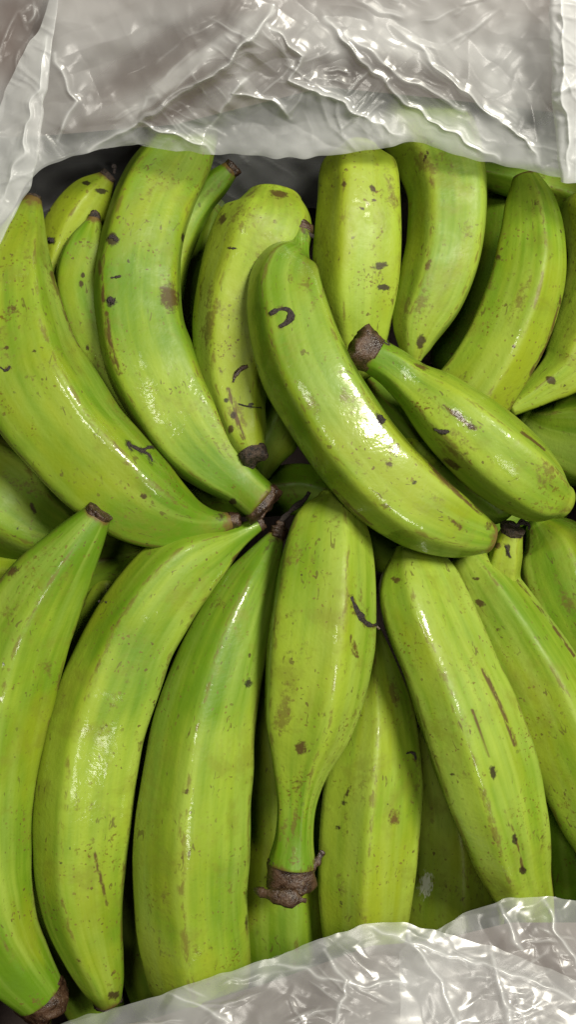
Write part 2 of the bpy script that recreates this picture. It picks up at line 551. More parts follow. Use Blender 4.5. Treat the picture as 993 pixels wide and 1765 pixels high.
    def halo(self, pts, w):
        """the peel is browned a little under and around a dried fleck"""
        C = catmull(pts, 24) if len(pts) > 2 else np.linspace(pts[0], pts[-1], 24)
        for x, y in C:
            e = ((self.vx - x)**2 + (self.vy - y)**2) / (0.85 * w + 2.5)**2
            self.blotch = np.maximum(self.blotch, 0.62 * np.exp(-e) * self.facing)
        self.obj.data.attributes['blotch'].data.foreach_set('value', self.blotch.ravel().astype(np.float32))

    def fleck(self, pts, w, lift=1.5, mat=None, name='dried_fleck', n=14):
        """a thin dried curl that lies on the peel"""
        pts = np.asarray(pts, float)
        self.halo(pts, w)
        C = catmull(pts, n) if len(pts) > 2 else np.linspace(pts[0], pts[-1], n)
        nz = Noise2(int(pts[0, 0] * 3 + pts[0, 1]) % 9999)
        V = []
        k = 8
        Ps = np.array([self.surf(x, y) for x, y in C])
        Ps[1:-1] = (Ps[:-2] + Ps[1:-1] * 2 + Ps[2:]) / 4
        T = np.gradient(Ps, axis=0)
        T /= np.linalg.norm(T, axis=1)[:, None] + 1e-12
        for i in range(n):
            u = i / (n - 1)
            sd = np.cross(T[i], [0, 0, 1.0])
            sd /= np.linalg.norm(sd) + 1e-12
            upv = np.cross(sd, T[i])
            ww = w * S * 0.5 * (0.25 + 0.75 * math.sin(math.pi * min(1, max(0, 0.08 + 0.84 * u)))**0.6)
            ww *= 1 + 0.75 * float(nz(np.array(u * n * 0.55 + 3), np.array(2.5)))
            for j in range(k):
                th = 2 * math.pi * j / k
                V.append(Ps[i] + sd * ww * math.cos(th) + upv * (ww * 0.45 * math.sin(th) + lift * S * 0.4))
        F = tube_faces(n, k) + [tuple(range(k))[::-1], tuple((n - 1) * k + j for j in range(k))]
        return mesh_obj(name, V, F, mat or M_FLECK, self.root, self.base)


# ------------------------------------------------------------------ the setting: floor under the box
fl = mesh_obj('floor', [(-3, -3, -0.262), (3, -3, -0.262), (3, 3, -0.262), (-3, 3, -0.262)], [(0, 1, 2, 3)], M_FLOOR, smooth=False)
fl['kind'] = 'structure'

# ------------------------------------------------------------------ the cardboard box
BX0, BX1, BY0, BY1 = -0.190, 0.190, -0.305, 0.262       # inner faces, metres
BZ0, BZ1 = -0.25, 0.030
TK = 0.006


def box_mesh(x0, x1, y0, y1, z0, z1):
    V = [(x, y, z) for z in (z0, z1) for y in (y0, y1) for x in (x0, x1)]
    F = [(0, 2, 3, 1), (4, 5, 7, 6), (0, 1, 5, 4), (2, 6, 7, 3), (0, 4, 6, 2), (1, 3, 7, 5)]
    return V, F


box = bpy.data.objects.new('cardboard_box', None)
box.location = (0, 0, BZ0 - TK)
box['label'] = 'brown cardboard box behind the plastic liner, holding the heap of plantains'
box['category'] = 'box'
col.objects.link(box)
bl_ = np.array([0, 0, BZ0 - TK])
for nm, b in (('bottom', (BX0 - TK, BX1 + TK, BY0 - TK, BY1 + TK, BZ0 - TK, BZ0)),
              ('wall', (BX0 - TK, BX1 + TK, BY1, BY1 + TK, BZ0 + 0.0005, BZ1)),
              ('wall', (BX0 - TK, BX1 + TK, BY0 - TK, BY0, BZ0 + 0.0005, BZ1)),
              ('wall', (BX0 - TK, BX0, BY0 + 0.0005, BY1 - 0.0005, BZ0 + 0.0005, BZ1)),
              ('wall', (BX1, BX1 + TK, BY0 + 0.0005, BY1 - 0.0005, BZ0 + 0.0005, BZ1))):
    V, F = box_mesh(*b)
    mesh_obj(nm, V, F, M_CARD, box, bl_, smooth=False)
# the far flap is folded in and hangs down behind the plastic
q = [(-140, -110, 125), (300, -110, 125), (700, -110, 125), (1130, -110, 125), (1130, 215, -10), (760, 170, 5), (560, 150, 5), (300, 215, -10), (60, 235, -15), (-140, 240, -15)]
V = [tuple(at(x, y, z)) for x, y, z in q] + [tuple(at(x, y, z - 12)) for x, y, z in q]
nq = len(q)
mesh_obj('flap', V, [tuple(range(nq))[::-1], tuple(range(nq, 2 * nq))] + [(k, (k + 1) % nq, (k + 1) % nq + nq, k + nq) for k in range(nq)], M_CARD, box, bl_, smooth=False)
# the near flap is folded in below the plastic at the bottom edge
q = [(-140, 1900, 60), (-140, 1815, 40), (250, 1760, 45), (480, 1688, 45), (640, 1630, 42), (720, 1624, 42), (790, 1612, 42), (880, 1590, 42), (1130, 1590, 42), (1130, 1900, 60)]
V = [tuple(at(x, y, z)) for x, y, z in q] + [tuple(at(x, y, z - 12)) for x, y, z in q]
nq = len(q)
mesh_obj('flap', V, [tuple(range(nq))[::-1], tuple(range(nq, 2 * nq))] + [(k, (k + 1) % nq, (k + 1) % nq + nq, k + nq) for k in range(nq)], M_CARD, box, bl_, smooth=False)
# a side flap pushed in at the far left corner
q = [(-150, -90, 150), (110, -90, 160), (55, 110, 110), (-25, 250, 50), (-150, 290, 40)]
V = [tuple(at(x, y, z)) for x, y, z in q] + [tuple(at(x, y, z - 13)) for x, y, z in q]
mesh_obj('flap', V, [(4, 3, 2, 1, 0), (5, 6, 7, 8, 9)] + [(k, (k + 1) % 5, (k + 1) % 5 + 5, k + 5) for k in range(5)], M_CARD, box, bl_, smooth=False)

# ------------------------------------------------------------------ the plantains
STEM = dict(kind='stem', len=30, flare=1.05, brown=0.95, bl=16, cap=0.2)
TIP = dict(kind='tip', len=14, flare=0.8, brown=1.0, bl=12, cap=0.35)

A = Plantain('large glossy plantain curving in from the left edge, stringy black fleck on it',
    [(38, 347, 72, 345), (12, 385, 78, 390), (-28, 450, 88, 462), (-46, 555, 110, 535), (-36, 660, 135, 594), (0, 740, 163, 636), (55, 805, 209, 707),
     (115, 862, 263, 769), (200, 920, 310, 820), (285, 932, 352, 864), (350, 924, 380, 882), (393, 912, 402, 884)],
    (-55, -10, 0, -5, -35), gloss=0.9, ridges=(58, -25, -85), start=dict(TIP, len=12, bl=22, rad=0.9), end=dict(STEM, len=18, bl=20, brown=0.9, flare=0.8),
    ripe=0.0, blots=[(20, 535, 26, 16, 50, 0.1, 0.62), (228, 770, 10, 6, 30, .9, .8), (247, 855, 9, 7, 0, 0.5, .8), (380, 890, 18, 14, 0, .7, .6), (10, 600, 8, 6, 0, .4, .8), (58, 605, 5, 5, 0, .6, .9)],
    scars=[([(88, 470), (112, 540), (137, 597)], 7)])
A.fleck([(219, 763), (232, 773), (246, 779), (258, 786), (262, 796)], 9)
A.fleck([(243, 778), (254, 772), (265, 771)], 6)
A.fleck([(219, 763), (222, 772), (228, 776)], 5)
A.fleck([(0, 633), (10, 639), (17, 631)], 5)

B = Plantain('long plantain running from under the plastic to the centre, dark worn patch on it',
    [(285, 222, 378, 232), (243, 275, 366, 282), (206, 325, 341, 335), (178, 400, 318, 405), (161, 480, 312, 480), (163, 570, 320, 555), (183, 645, 338, 603),
     (222, 712, 364, 668), (270, 775, 398, 735), (330, 824, 427, 783), (385, 858, 448, 814), (422, 887, 478, 842)],
    (-120, -55, -45, -40, -30), gloss=0.15, ridges=(-50, 45), end=dict(STEM, len=22, flare=0.98, bl=14, brown=0.75, squash=0.8), start=None,
    ripe=-0.05, blots=[(193, 412, 13, 15, 0, .75), (190, 520, 11, 9, 0, .9), (292, 512, 22, 34, -15, .35, .85), (315, 410, 4, 10, 0, .8), (245, 380, 30, 8, 20, .1, .55), (400, 865, 8, 7, 0, .8)],
    scars=[([(183, 540), (192, 600), (205, 645)], 8), ([(170, 450), (178, 520)], 6)])
B.fleck([(190, 479), (198, 478), (208, 476)], 4)
B.fleck([(186, 520), (190, 517), (197, 521)], 12)
B.fleck([(187, 410), (195, 408), (202, 416)], 8)
B.fleck([(449, 893), (455, 875), (464, 858), (470, 838)], 17, mat=M_STUB, name='torn_stem_fibre')

C = Plantain('short pale plantain in the upper left corner, behind the large glossy one',
    [(172, 298, 196, 316), (130, 314, 187, 362), (95, 350, 165, 412), (74, 395, 142, 457), (58, 450, 118, 512), (45, 520, 95, 560)],
    (-115, -120, -140), dirt=0.04, ridges=(15, -60, 80), start=dict(TIP, len=10), ripe=0.12,
    blots=[(148, 315, 9, 5, 0, .9), (174, 329, 13, 6, 10, .85), (86, 415, 9, 7, 20, .95), (84, 362, 4, 4, 0, .6)])
C.fleck([(196, 300), (197, 290), (194, 284)], 8)
C.fleck([(82, 412), (88, 414), (92, 417)], 9)
D = Plantain('slim plantain squeezed between two big ones at the upper left, black tip',
    [(152, 380, 172, 374), (120, 424, 190, 412), (98, 475, 186, 470), (97, 525, 200, 520), (115, 585, 222, 575), (148, 645, 250, 630), (200, 720, 290, 700)],
    (-70, -85, -130), ridges=(-25, 50), start=dict(TIP, len=16, flare=0.6), ripe=-0.12,
    blots=[(142, 475, 4, 6, 0, .7), (140, 490, 5, 8, 0, .6), (150, 600, 4, 6, 0, .6)])
E = Plantain('small plantain with brown cut stem pointing up right, under the plastic hem',
    [(386, 281, 409, 303), (358, 298, 392, 330), (325, 330, 366, 362), (285, 370, 348, 398), (258, 430, 328, 448), (238, 500, 316, 510)],
    (-105, -130, -150), ridges=(40, -40), start=dict(STEM, len=12, bl=10, flare=1.0), ripe=-0.02, blots=[(396, 292, 6, 12, -40, .7)])
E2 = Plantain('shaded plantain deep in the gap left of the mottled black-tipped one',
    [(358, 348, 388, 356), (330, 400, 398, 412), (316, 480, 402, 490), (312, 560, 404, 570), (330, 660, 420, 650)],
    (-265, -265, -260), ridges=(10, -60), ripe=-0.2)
F_ = Plantain('mottled plantain in the upper middle ending in a round black blossom tip',
    [(424, 338, 522, 346), (386, 372, 546, 392), (357, 425, 528, 440), (340, 500, 490, 505), (332, 580, 475, 575), (338, 650, 462, 650), (362, 710, 458, 710),
     (388, 752, 460, 756), (413, 782, 458, 776)],
    (-75, -60, -50, -5), gloss=0.2, dirt=0.08, ridges=(-38, 30, 85), end=dict(TIP, len=24, flare=0.85, bl=13, brown=0.85, rad=1.08, cap=.3), start=dict(kind='tip', brown=0.75, bl=14, len=0, cap=0.28),
    ripe=0.16, blots=[(383, 378, 10, 16, 20, .5, .8), (480, 335, 22, 10, 10, .3, .9), (390, 690, 5, 5, 0, .9), (402, 715, 6, 9, 0, .8), (398, 740, 6, 10, 20, .6), (432, 697, 7, 4, 0, .9),
                      (380, 640, 6, 20, 0, .3, .6), (346, 500, 5, 30, 0, .3, .6)],
    scars=[([(393, 670), (402, 700), (412, 735), (420, 755)], 7), ([(372, 705), (380, 730)], 6)])
F_.fleck([(402, 659), (405, 648), (415, 636), (427, 631)], 7, mat=M_STUB)
F_.fleck([(393, 427), (400, 428), (407, 428)], 3)
F_.fleck([(411, 696), (424, 700), (450, 703)], 3)
F2 = Plantain('shaded plantain lying under the black blossom tip near the centre',
    [(478, 600, 560, 600), (450, 680, 545, 690), (402, 770, 508, 752), (415, 812, 470, 812)],
    (-235, -220, -210), ridges=(0, 65), ripe=-0.15)

Gp = Plantain('glossy plantain on top in the middle, horseshoe-shaped black curl near its neck',
    [(500, 398, 537, 404), (494, 428, 533, 432), (458, 443, 542, 449), (436, 466, 549, 470), (426, 500, 555, 495), (426, 550, 567, 528), (440, 625, 586, 577), (465, 690, 611, 628),
     (505, 757, 645, 682), (555, 822, 691, 744), (610, 880, 742, 803), (675, 920, 790, 847), (745, 945, 825, 874), (800, 951, 848, 893), (832, 951, 857, 905)],
    (-15, 35, 60, 60, 45, 20), gloss=1, dirt=0.02, ridges=(28, -48, 88), start=dict(STEM, len=20, brown=0.55, bl=10, flare=0.95), end=dict(kind='tip', brown=0.9, bl=20, cap=0.3, len=0),
    ripe=0.06, blots=[(673, 800, 10, 8, 30, .4, .8), (715, 832, 6, 5, 0, .8), (655, 722, 8, 9, 0, .95), (600, 850, 30, 6, 40, .3, .5), (790, 905, 30, 8, 40, .15, .7),
                      (845, 905, 16, 14, 0, .3, .7), (560, 475, 6, 8, 0, .6, .7), (455, 530, 22, 12, 0, .3, .48)],
    scars=[([(575, 845), (612, 882), (640, 902)], 7), ([(740, 800), (790, 850), (830, 885)], 7), ([(560, 480), (556, 510)], 4)])
Gp.fleck([(465, 542), (477, 535), (490, 532), (500, 536), (502, 547), (494, 557), (482, 563)], 9)
Gp.fleck([(652, 716), (656, 722), (660, 730)], 13)
Gp.fleck([(497, 398), (505, 388), (518, 392), (530, 402), (540, 408)], 11)

I_ = Plantain('smooth upright plantain in the upper middle with two dark bruises near its lower end',
    [(588, 258, 652, 258), (556, 285, 680, 287), (546, 350, 689, 350), (542, 430, 689, 440), (545, 500, 682, 520), (558, 560, 672, 575), (580, 620, 655, 640)],
    (-75, -60, -70, -95), gloss=0.25, dirt=0.04, ridges=(-60, 20, 80), ripe=0.14, start=dict(kind='tip', brown=.35, bl=10, len=0, cap=.5),
    blots=[(655, 458, 16, 8, -15, .75, .95), (662, 495, 14, 7, 0, .85), (643, 325, 9, 5, 45, .6), (645, 345, 5, 3, 0, .6), (625, 360, 4, 4, 0, .8), (593, 318, 6, 6, 0, .4)])
K = Plantain('tall plantain, broad under the plastic hem, narrowing downwards to a dark-ringed tip',
    [(650, 215, 812, 205), (678, 265, 832, 258), (703, 340, 841, 335), (700, 420, 832, 425), (684, 495, 805, 505), (675, 555, 768, 563), (690, 600, 738, 610), (702, 616, 726, 626)],
    (-115, -70, -60, -50, -45), gloss=0.3, dirt=0.07, ridges=(22, -50, 80), ripe=0.34, end=dict(kind='tip', brown=0.45, bl=8, len=0, cap=.4),
    blots=[(726, 588, 10, 14, 15, .7), (735, 268, 4, 16, 20, .5, .9), (740, 455, 8, 16, 25, .1, .75), (690, 545, 8, 30, 0, .1, .5)])
L_ = Plantain('plantain on the upper right with a flat clipped top, curving down left',
    [(884, 304, 928, 305), (873, 345, 955, 352), (863, 410, 972, 415), (846, 480, 973, 490), (817, 548, 942, 598), (780, 615, 905, 665), (730, 680, 860, 730), (690, 740, 800, 790)],
    (-75, -60, -70, -120), gloss=0.5, dirt=0.04, ridges=(60, -20, -75), start=dict(kind='tip', brown=1.0, bl=6, len=0, cap=.12), ripe=0.10,
    blots=[(860, 445, 8, 10, 0, .4, .7), (925, 350, 8, 10, 0, .3, .6), (965, 520, 6, 20, 15, .4, .7), (950, 440, 8, 14, 10, .1, .55)],
    scars=[([(965, 530), (945, 590), (915, 645)], 6)])
Mm = Plantain('plantain lying across the upper right heap, thick brown cut stem at its upper left end',
    [(617, 632, 668, 592), (650, 655, 704, 612), (678, 685, 745, 638), (704, 724, 792, 656), (740, 772, 848, 690), (788, 822, 902, 730), (845, 864, 950, 776), (903, 890, 980, 814), (946, 887, 990, 842)],
    (45, 40, 40, 30, 10), gloss=0.5, dirt=0.03, ridges=(-35, 30, 90), start=dict(STEM, len=44, flare=1.22, bl=12, brown=0.9, cap=.25), ripe=0.0,
    blots=[(790, 715, 18, 6, 38, .6), (812, 735, 14, 7, 30, .55), (780, 800, 20, 8, 30, .6), (762, 743, 9, 5, 0, .95), (728, 632, 20, 8, 20, .15, .75), (880, 830, 10, 6, 0, .4, .6)],
    scars=[([(765, 700), (795, 722), (820, 738)], 7), ([(900, 745), (940, 775)], 5)])
Mm.fleck([(750, 740), (762, 745), (775, 743)], 7)
Mm.fleck([(655, 580), (662, 590), (671, 595), (668, 586)], 4)
N_ = Plantain('plantain at the right edge whose narrow neck points down left below the clipped one',
    [(968, 345, 1062, 365), (982, 430, 1088, 450), (968, 520, 1078, 560), (940, 605, 1022, 655), (907, 655, 952, 690), (873, 693, 890, 716)],
    (-115, -120, -120, -100), ridges=(10, -60, 75), ripe=0.16, end=dict(kind='tip', brown=.3, bl=8, len=0), blots=[(950, 655, 12, 8, 30, .6), (975, 510, 8, 10, 0, .3, .6)])
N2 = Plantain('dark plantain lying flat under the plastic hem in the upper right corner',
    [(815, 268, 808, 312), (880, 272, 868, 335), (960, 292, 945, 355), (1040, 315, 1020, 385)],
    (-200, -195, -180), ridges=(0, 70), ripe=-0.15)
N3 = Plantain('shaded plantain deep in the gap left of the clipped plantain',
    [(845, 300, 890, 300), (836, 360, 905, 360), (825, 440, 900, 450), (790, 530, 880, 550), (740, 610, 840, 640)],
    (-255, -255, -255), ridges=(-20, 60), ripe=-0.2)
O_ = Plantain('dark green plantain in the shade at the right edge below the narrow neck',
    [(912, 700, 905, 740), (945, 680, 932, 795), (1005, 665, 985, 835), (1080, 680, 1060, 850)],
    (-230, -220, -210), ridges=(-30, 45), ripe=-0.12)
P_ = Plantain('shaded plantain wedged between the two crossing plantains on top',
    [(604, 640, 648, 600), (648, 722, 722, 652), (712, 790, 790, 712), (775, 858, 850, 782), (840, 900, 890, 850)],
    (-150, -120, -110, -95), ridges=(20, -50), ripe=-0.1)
Q_ = Plantain('thin plantain neck standing up on the right, crumpled black stem end on top',
    [(862, 918, 902, 922), (842, 952, 901, 956), (832, 1000, 899, 1006), (846, 1080, 935, 1070), (885, 1200, 985, 1180)],
    (-45, -100, -150), ridges=(35, -40), start=dict(TIP, len=18, flare=1.2, bl=10, brown=.8), ripe=0.12, blots=[(858, 940, 12, 10, 0, .4, .8), (876, 948, 4, 12, 10, .8)])
Q_.fleck([(868, 908), (880, 903), (892, 908), (902, 900), (914, 906), (912, 913)], 9)
Q_.fleck([(892, 905), (900, 896), (908, 903)], 6)
Q_.fleck([(872, 940), (876, 950), (880, 960)], 4)

R_ = Plantain('angular plantain right of centre in the lower row with a brown-lined ridge',
    [(680, 944, 722, 943), (655, 985, 768, 965), (652, 1030, 795, 998), (665, 1088, 815, 1038), (695, 1165, 851, 1117), (725, 1260, 889, 1206), (757, 1355, 920, 1291),
     (797, 1450, 940, 1397), (832, 1515, 946, 1480), (862, 1562, 953, 1546), (885, 1610, 955, 1600)],
    (-50, -15, 5, -15, -95), gloss=0.8, blend=0.92, sig=0.9, ridges=(9, 46, -75), ripe=0.0, start=dict(kind='tip', brown=.5, bl=8, len=0, cap=.5),
    blots=[(851, 1332, 8, 16, -10, .85, .95), (888, 1446, 6, 11, 0, .85), (902, 1500, 8, 9, 0, .8), (780, 1336, 8, 5, 0, .7, .7), (770, 1340, 6, 5, 0, .7, .6), (683, 1000, 12, 8, 20, .3, .8),
           (935, 1450, 6, 20, 0, .2, .6)],
    scars=[([(833, 1154), (858, 1205), (871, 1237), (889, 1284)], 7), ([(815, 1225), (830, 1270), (842, 1305)], 4.5), ([(880, 1420), (890, 1450), (903, 1500)], 5)])
S_ = Plantain('plantain sloping off the right edge, behind the angular ridged one',
    [(775, 978, 840, 950), (790, 1032, 897, 1004), (830, 1112, 955, 1081), (865, 1190, 1010, 1160), (900, 1280, 1052, 1240), (935, 1360, 1080, 1320), (975, 1440, 1095, 1410), (1010, 1500, 1070, 1490)],
    (-85, -60, -60, -75), ridges=(60, -20), ripe=-0.04, start=dict(kind='tip', brown=.6, bl=14, len=0, cap=.5),
    blots=[(828, 1040, 12, 8, 20, .45, .9), (820, 998, 9, 4, 0, .5, .8), (858, 1085, 8, 5, 0, .2, .7), (930, 1305, 10, 6, 0, .4, .5)],
    scars=[([(880, 985), (940, 1060), (990, 1130)], 5)])
T_ = Plantain('dark green plantain at the right edge in the shadow of the crossing one',
    [(905, 912, 955, 895), (896, 955, 1010, 918), (902, 1020, 1050, 975), (932, 1085, 1085, 1040), (985, 1160, 1110, 1115)],
    (-190, -175, -175), ridges=(50, -20), ripe=-0.1, start=dict(kind='tip', brown=.5, bl=12, len=0, cap=.5))
U_ = Plantain('shaded plantain in the lower right gap beside the angular ridged one',
    [(925, 1290, 995, 1275), (940, 1380, 1020, 1365), (950, 1480, 1040, 1470), (960, 1580, 1050, 1575)],
    (-250, -245, -240), ridges=(0, 60), ripe=-0.15)
V_ = Plantain('yellowish plantain below the centre with a straight middle ridge and small hooked fleck',
    [(634, 1080, 656, 1085), (606, 1150, 688, 1158), (585, 1235, 716, 1232), (566, 1320, 728, 1314), (553, 1420, 723, 1420), (550, 1520, 713, 1520), (558, 1605, 700, 1588), (580, 1680, 680, 1670)],
    (-135, -100, -85, -90, -110), gloss=0.5, dirt=0.03, blend=0.92, sig=0.9, ridges=(0, 62, -70), ripe=0.18,
    blots=[(680, 1410, 14, 22, 0, .0, .75), (600, 1365, 5, 26, 25, .6, .75), (594, 1384, 7, 6, 0, .8, .9), (582, 1426, 6, 4, 0, .8), (640, 1300, 5, 60, 3, .1, .5), (669, 1387, 3, 3, 0, .9), (690, 1320, 4, 8, 0, .5, .7)])
V_.fleck([(700, 1299), (707, 1297), (714, 1299), (717, 1312)], 5)
X_ = Plantain('dark plantain at the bottom with a pale patch, between the two ridged ones',
    [(715, 1260, 752, 1262), (715, 1350, 812, 1350), (708, 1450, 855, 1440), (698, 1550, 870, 1530), (705, 1640, 860, 1630)],
    (-270, -265, -260), gloss=0.3, blend=0.92, sig=0.9, ridges=(-12, 60), ripe=0.05, pales=[(735, 1525, 14, 26, 8)])  # one small whitish patch laid into the peel colour
W_ = Plantain('plump bottle-shaped plantain at the centre, thick neck and brown cut stem pointing down',
    [(548, 863, 600, 858), (512, 895, 628, 892), (489, 955, 645, 948), (472, 1030, 648, 1028), (461, 1110, 645, 1108), (456, 1190, 631, 1190), (458, 1260, 605, 1263), (469, 1320, 568, 1328),
     (477, 1380, 546, 1384), (474, 1440, 540, 1443), (460, 1488, 545, 1490)],
    (-45, 5, 20, 20, 25, 30), gloss=0.5, dirt=0.06, ridges=(48, -22, -85), ripe=0.10, end=dict(STEM, len=58, flare=1.0, bl=9, brown=.95, cap=.15, bend=-0.12, squash=0.75),
    blots=[(520, 1290, 14, 18, 0, .25, .85), (512, 1352, 14, 22, 0, .2, .6), (612, 1115, 6, 20, -15, .05, .8), (500, 1060, 30, 10, -35, .1, .5), (560, 900, 10, 20, 0, .1, .5), (633, 1060, 9, 30, 0, .3, .5)],
    scars=[([(605, 1095), (608, 1125), (618, 1133)], 4)])
W_.fleck([(605, 1029), (611, 1045), (617, 1058), (628, 1072), (640, 1079), (650, 1076)], 12)
W_.fleck([(640, 1078), (650, 1080), (655, 1085)], 5, mat=M_STUB)
W_.fleck([(536, 1500), (545, 1487), (553, 1472), (558, 1466)], 14, mat=M_STUB, lift=6, name='torn_stem_fibre')
W_.fleck([(438, 1533), (462, 1541), (490, 1546), (528, 1552)], 26, mat=M_STUB, lift=4, name='cut_stem_face')
Y_ = Plantain('broad smooth plantain left of centre in the lower row with a long wet shine',
    [(462, 927, 491, 922), (427, 955, 488, 968), (372, 1012, 477, 1040), (325, 1090, 462, 1115), (290, 1170, 449, 1195), (262, 1255, 441, 1270), (243, 1345, 434, 1350), (232, 1430, 429, 1430),
     (231, 1530, 427, 1530), (240, 1620, 428, 1610), (265, 1700, 425, 1690), (300, 1760, 400, 1750)],
    (-55, -25, -10, -5, -20, -80), gloss=0.75, ridges=(70, 8, -65), ripe=0.08, start=dict(STEM, len=24, flare=.85, bl=12, brown=.8), blend=.6,
    blots=[(428, 1178, 9, 10, 0, .95, .9), (430, 1130, 4, 6, 0, .6, .9), (375, 1040, 22, 14, -20, .1, .55), (320, 1365, 6, 9, 25, .4, .85), (345, 1580, 24, 20, 0, .15, .45), (360, 1635, 12, 14, 0, .2, .55),
           (425, 1590, 5, 20, 0, .6, .7), (460, 945, 14, 6, -50, .5, .7)])
Z_ = Plantain('arching plantain, second from the left in the lower row',
    [(440, 893, 452, 914), (396, 908, 424, 940), (332, 917, 404, 974), (264, 936, 372, 1014), (206, 990, 326, 1080), (156, 1065, 292, 1138), (115, 1150, 272, 1197), (86, 1240, 249, 1260),
     (67, 1320, 235, 1326), (58, 1400, 224, 1414), (60, 1480, 213, 1500), (78, 1560, 206, 1580), (108, 1635, 208, 1640), (140, 1695, 214, 1690), (163, 1726, 210, 1722)],
    (-60, -30, -25, -20, -30, -60), gloss=0.35, ridges=(22, 72, -55), ripe=0.02, start=dict(STEM, len=10, bl=12, brown=.5), end=dict(kind='tip', brown=1.0, bl=14, len=8, cap=.4),
    blots=[(120, 1461, 4, 4, 0, .95), (150, 1587, 20, 2, 10, .6, .7), (235, 1270, 10, 20, 20, .1, .55), (190, 985, 16, 8, -35, .3, .6), (135, 1660, 10, 12, 0, .2, .6), (195, 1715, 16, 12, 0, .6, .8)],
    scars=[([(163, 1470), (172, 1510), (185, 1560)], 5), ([(400, 965), (430, 940)], 6)])
Z_.fleck([(168, 1036), (175, 1037), (184, 1038)], 4)
AA = Plantain('plantain cut off by the left edge, brown stem in the bottom left corner',
    [(150, 872, 188, 900), (105, 906, 179, 942), (50, 950, 162, 1000), (0, 1002, 141, 1055), (-45, 1072, 116, 1120), (-76, 1160, 93, 1200), (-96, 1260, 75, 1270), (-106, 1350, 59, 1350),
     (-106, 1440, 51, 1440), (-96, 1530, 53, 1530), (-66, 1612, 64, 1600), (-22, 1682, 86, 1652), (30, 1738, 104, 1690)],
    (62, 25, 10, 10, 5, 0, -30), gloss=0.4, dirt=0.02, ridges=(62, 0, -70), ripe=0.02, start=dict(STEM, len=12, flare=.95, bl=10, brown=.95, cap=.2), end=dict(STEM, len=52, flare=.88, bl=10, brown=.9, cap=.2),
    blots=[(22, 985, 18, 10, -40, .35, .85), (28, 978, 8, 5, -30, .7, .8), (60, 960, 8, 6, 0, .2, .6), (5, 1145, 6, 6, 0, .9, .8)], pales=[(3, 1145, 3, 5, 0), (2, 1205, 4, 4, 0)])
AB = Plantain('dark plantain in the shade at the left edge under the large glossy one',
    [(-125, 860, -22, 735), (-70, 930, 70, 790), (0, 960, 118, 850), (70, 962, 150, 888), (130, 950, 165, 915)],
    (-165, -155, -160), ridges=(25, -40), ripe=-0.08, blots=[(55, 875, 5, 14, -25, .6), (30, 910, 4, 4, 0, .9)])
AC = Plantain('plantain lying crosswise at the left between the upper and the lower row',
    [(-60, 940, -50, 1035), (20, 935, 30, 1035), (100, 922, 118, 1035), (182, 912, 200, 1022), (245, 922, 266, 980), (286, 945, 292, 966)],
    (-170, -170, -165), ridges=(-5, 65), ripe=0.0)
AD = Plantain('pale plantain seen in the slit between the two leftmost ones of the lower row',
    [(160, 1000, 205, 1010), (125, 1070, 215, 1085), (95, 1180, 190, 1190), (60, 1300, 160, 1300)],
    (-140, -160, -190), ridges=(-20, 50), ripe=0.12)
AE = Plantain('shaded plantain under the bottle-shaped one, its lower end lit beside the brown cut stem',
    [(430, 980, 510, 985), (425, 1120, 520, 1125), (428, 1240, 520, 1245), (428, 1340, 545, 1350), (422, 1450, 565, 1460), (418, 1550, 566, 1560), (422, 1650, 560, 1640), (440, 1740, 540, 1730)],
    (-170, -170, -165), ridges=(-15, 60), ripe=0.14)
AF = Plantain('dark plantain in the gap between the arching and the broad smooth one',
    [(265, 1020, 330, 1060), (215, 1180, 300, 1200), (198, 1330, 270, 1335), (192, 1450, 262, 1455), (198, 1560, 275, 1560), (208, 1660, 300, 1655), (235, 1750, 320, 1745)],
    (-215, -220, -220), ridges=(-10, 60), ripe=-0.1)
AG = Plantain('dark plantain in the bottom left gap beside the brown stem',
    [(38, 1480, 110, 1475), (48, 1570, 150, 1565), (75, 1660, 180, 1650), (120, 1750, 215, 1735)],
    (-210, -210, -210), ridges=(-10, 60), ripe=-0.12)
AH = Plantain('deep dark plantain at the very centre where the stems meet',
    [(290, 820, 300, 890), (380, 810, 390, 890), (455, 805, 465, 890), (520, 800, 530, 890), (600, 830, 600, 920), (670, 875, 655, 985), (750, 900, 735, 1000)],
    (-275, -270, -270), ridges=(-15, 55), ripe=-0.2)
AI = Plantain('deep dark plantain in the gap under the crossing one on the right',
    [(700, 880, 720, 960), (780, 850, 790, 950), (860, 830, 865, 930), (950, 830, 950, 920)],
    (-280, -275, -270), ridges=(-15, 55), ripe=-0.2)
# dried curl at the meeting point of the stems
Y_.fleck([(478, 905), (492, 890), (506, 876), (520, 866), (528, 858), (533, 848)], 9, mat=M_FLECK, lift=6)
Y_.fleck([(476, 925), (480, 910), (486, 898)], 24, mat=M_STUB, lift=3, name='torn_stem_fibre')


# ------------------------------------------------------------------ the plastic liner
def seg_dist(x, y, pl):
    best = np.full(x.shape, 1e9)
    tt = np.zeros(x.shape)
    pl = np.asarray(pl, float)
    tot = len(pl) - 1
    for i in range(tot):
        a, b = pl[i], pl[i + 1]
        ab = b - a
        t = np.clip(((x - a[0]) * ab[0] + (y - a[1]) * ab[1]) / (ab @ ab), 0, 1)
        dd = np.hypot(x - a[0] - t * ab[0], y - a[1] - t * ab[1])
        u = (i + t) / tot
        tt = np.where(dd < best, u, tt)
        best = np.minimum(best, dd)
    return best, tt


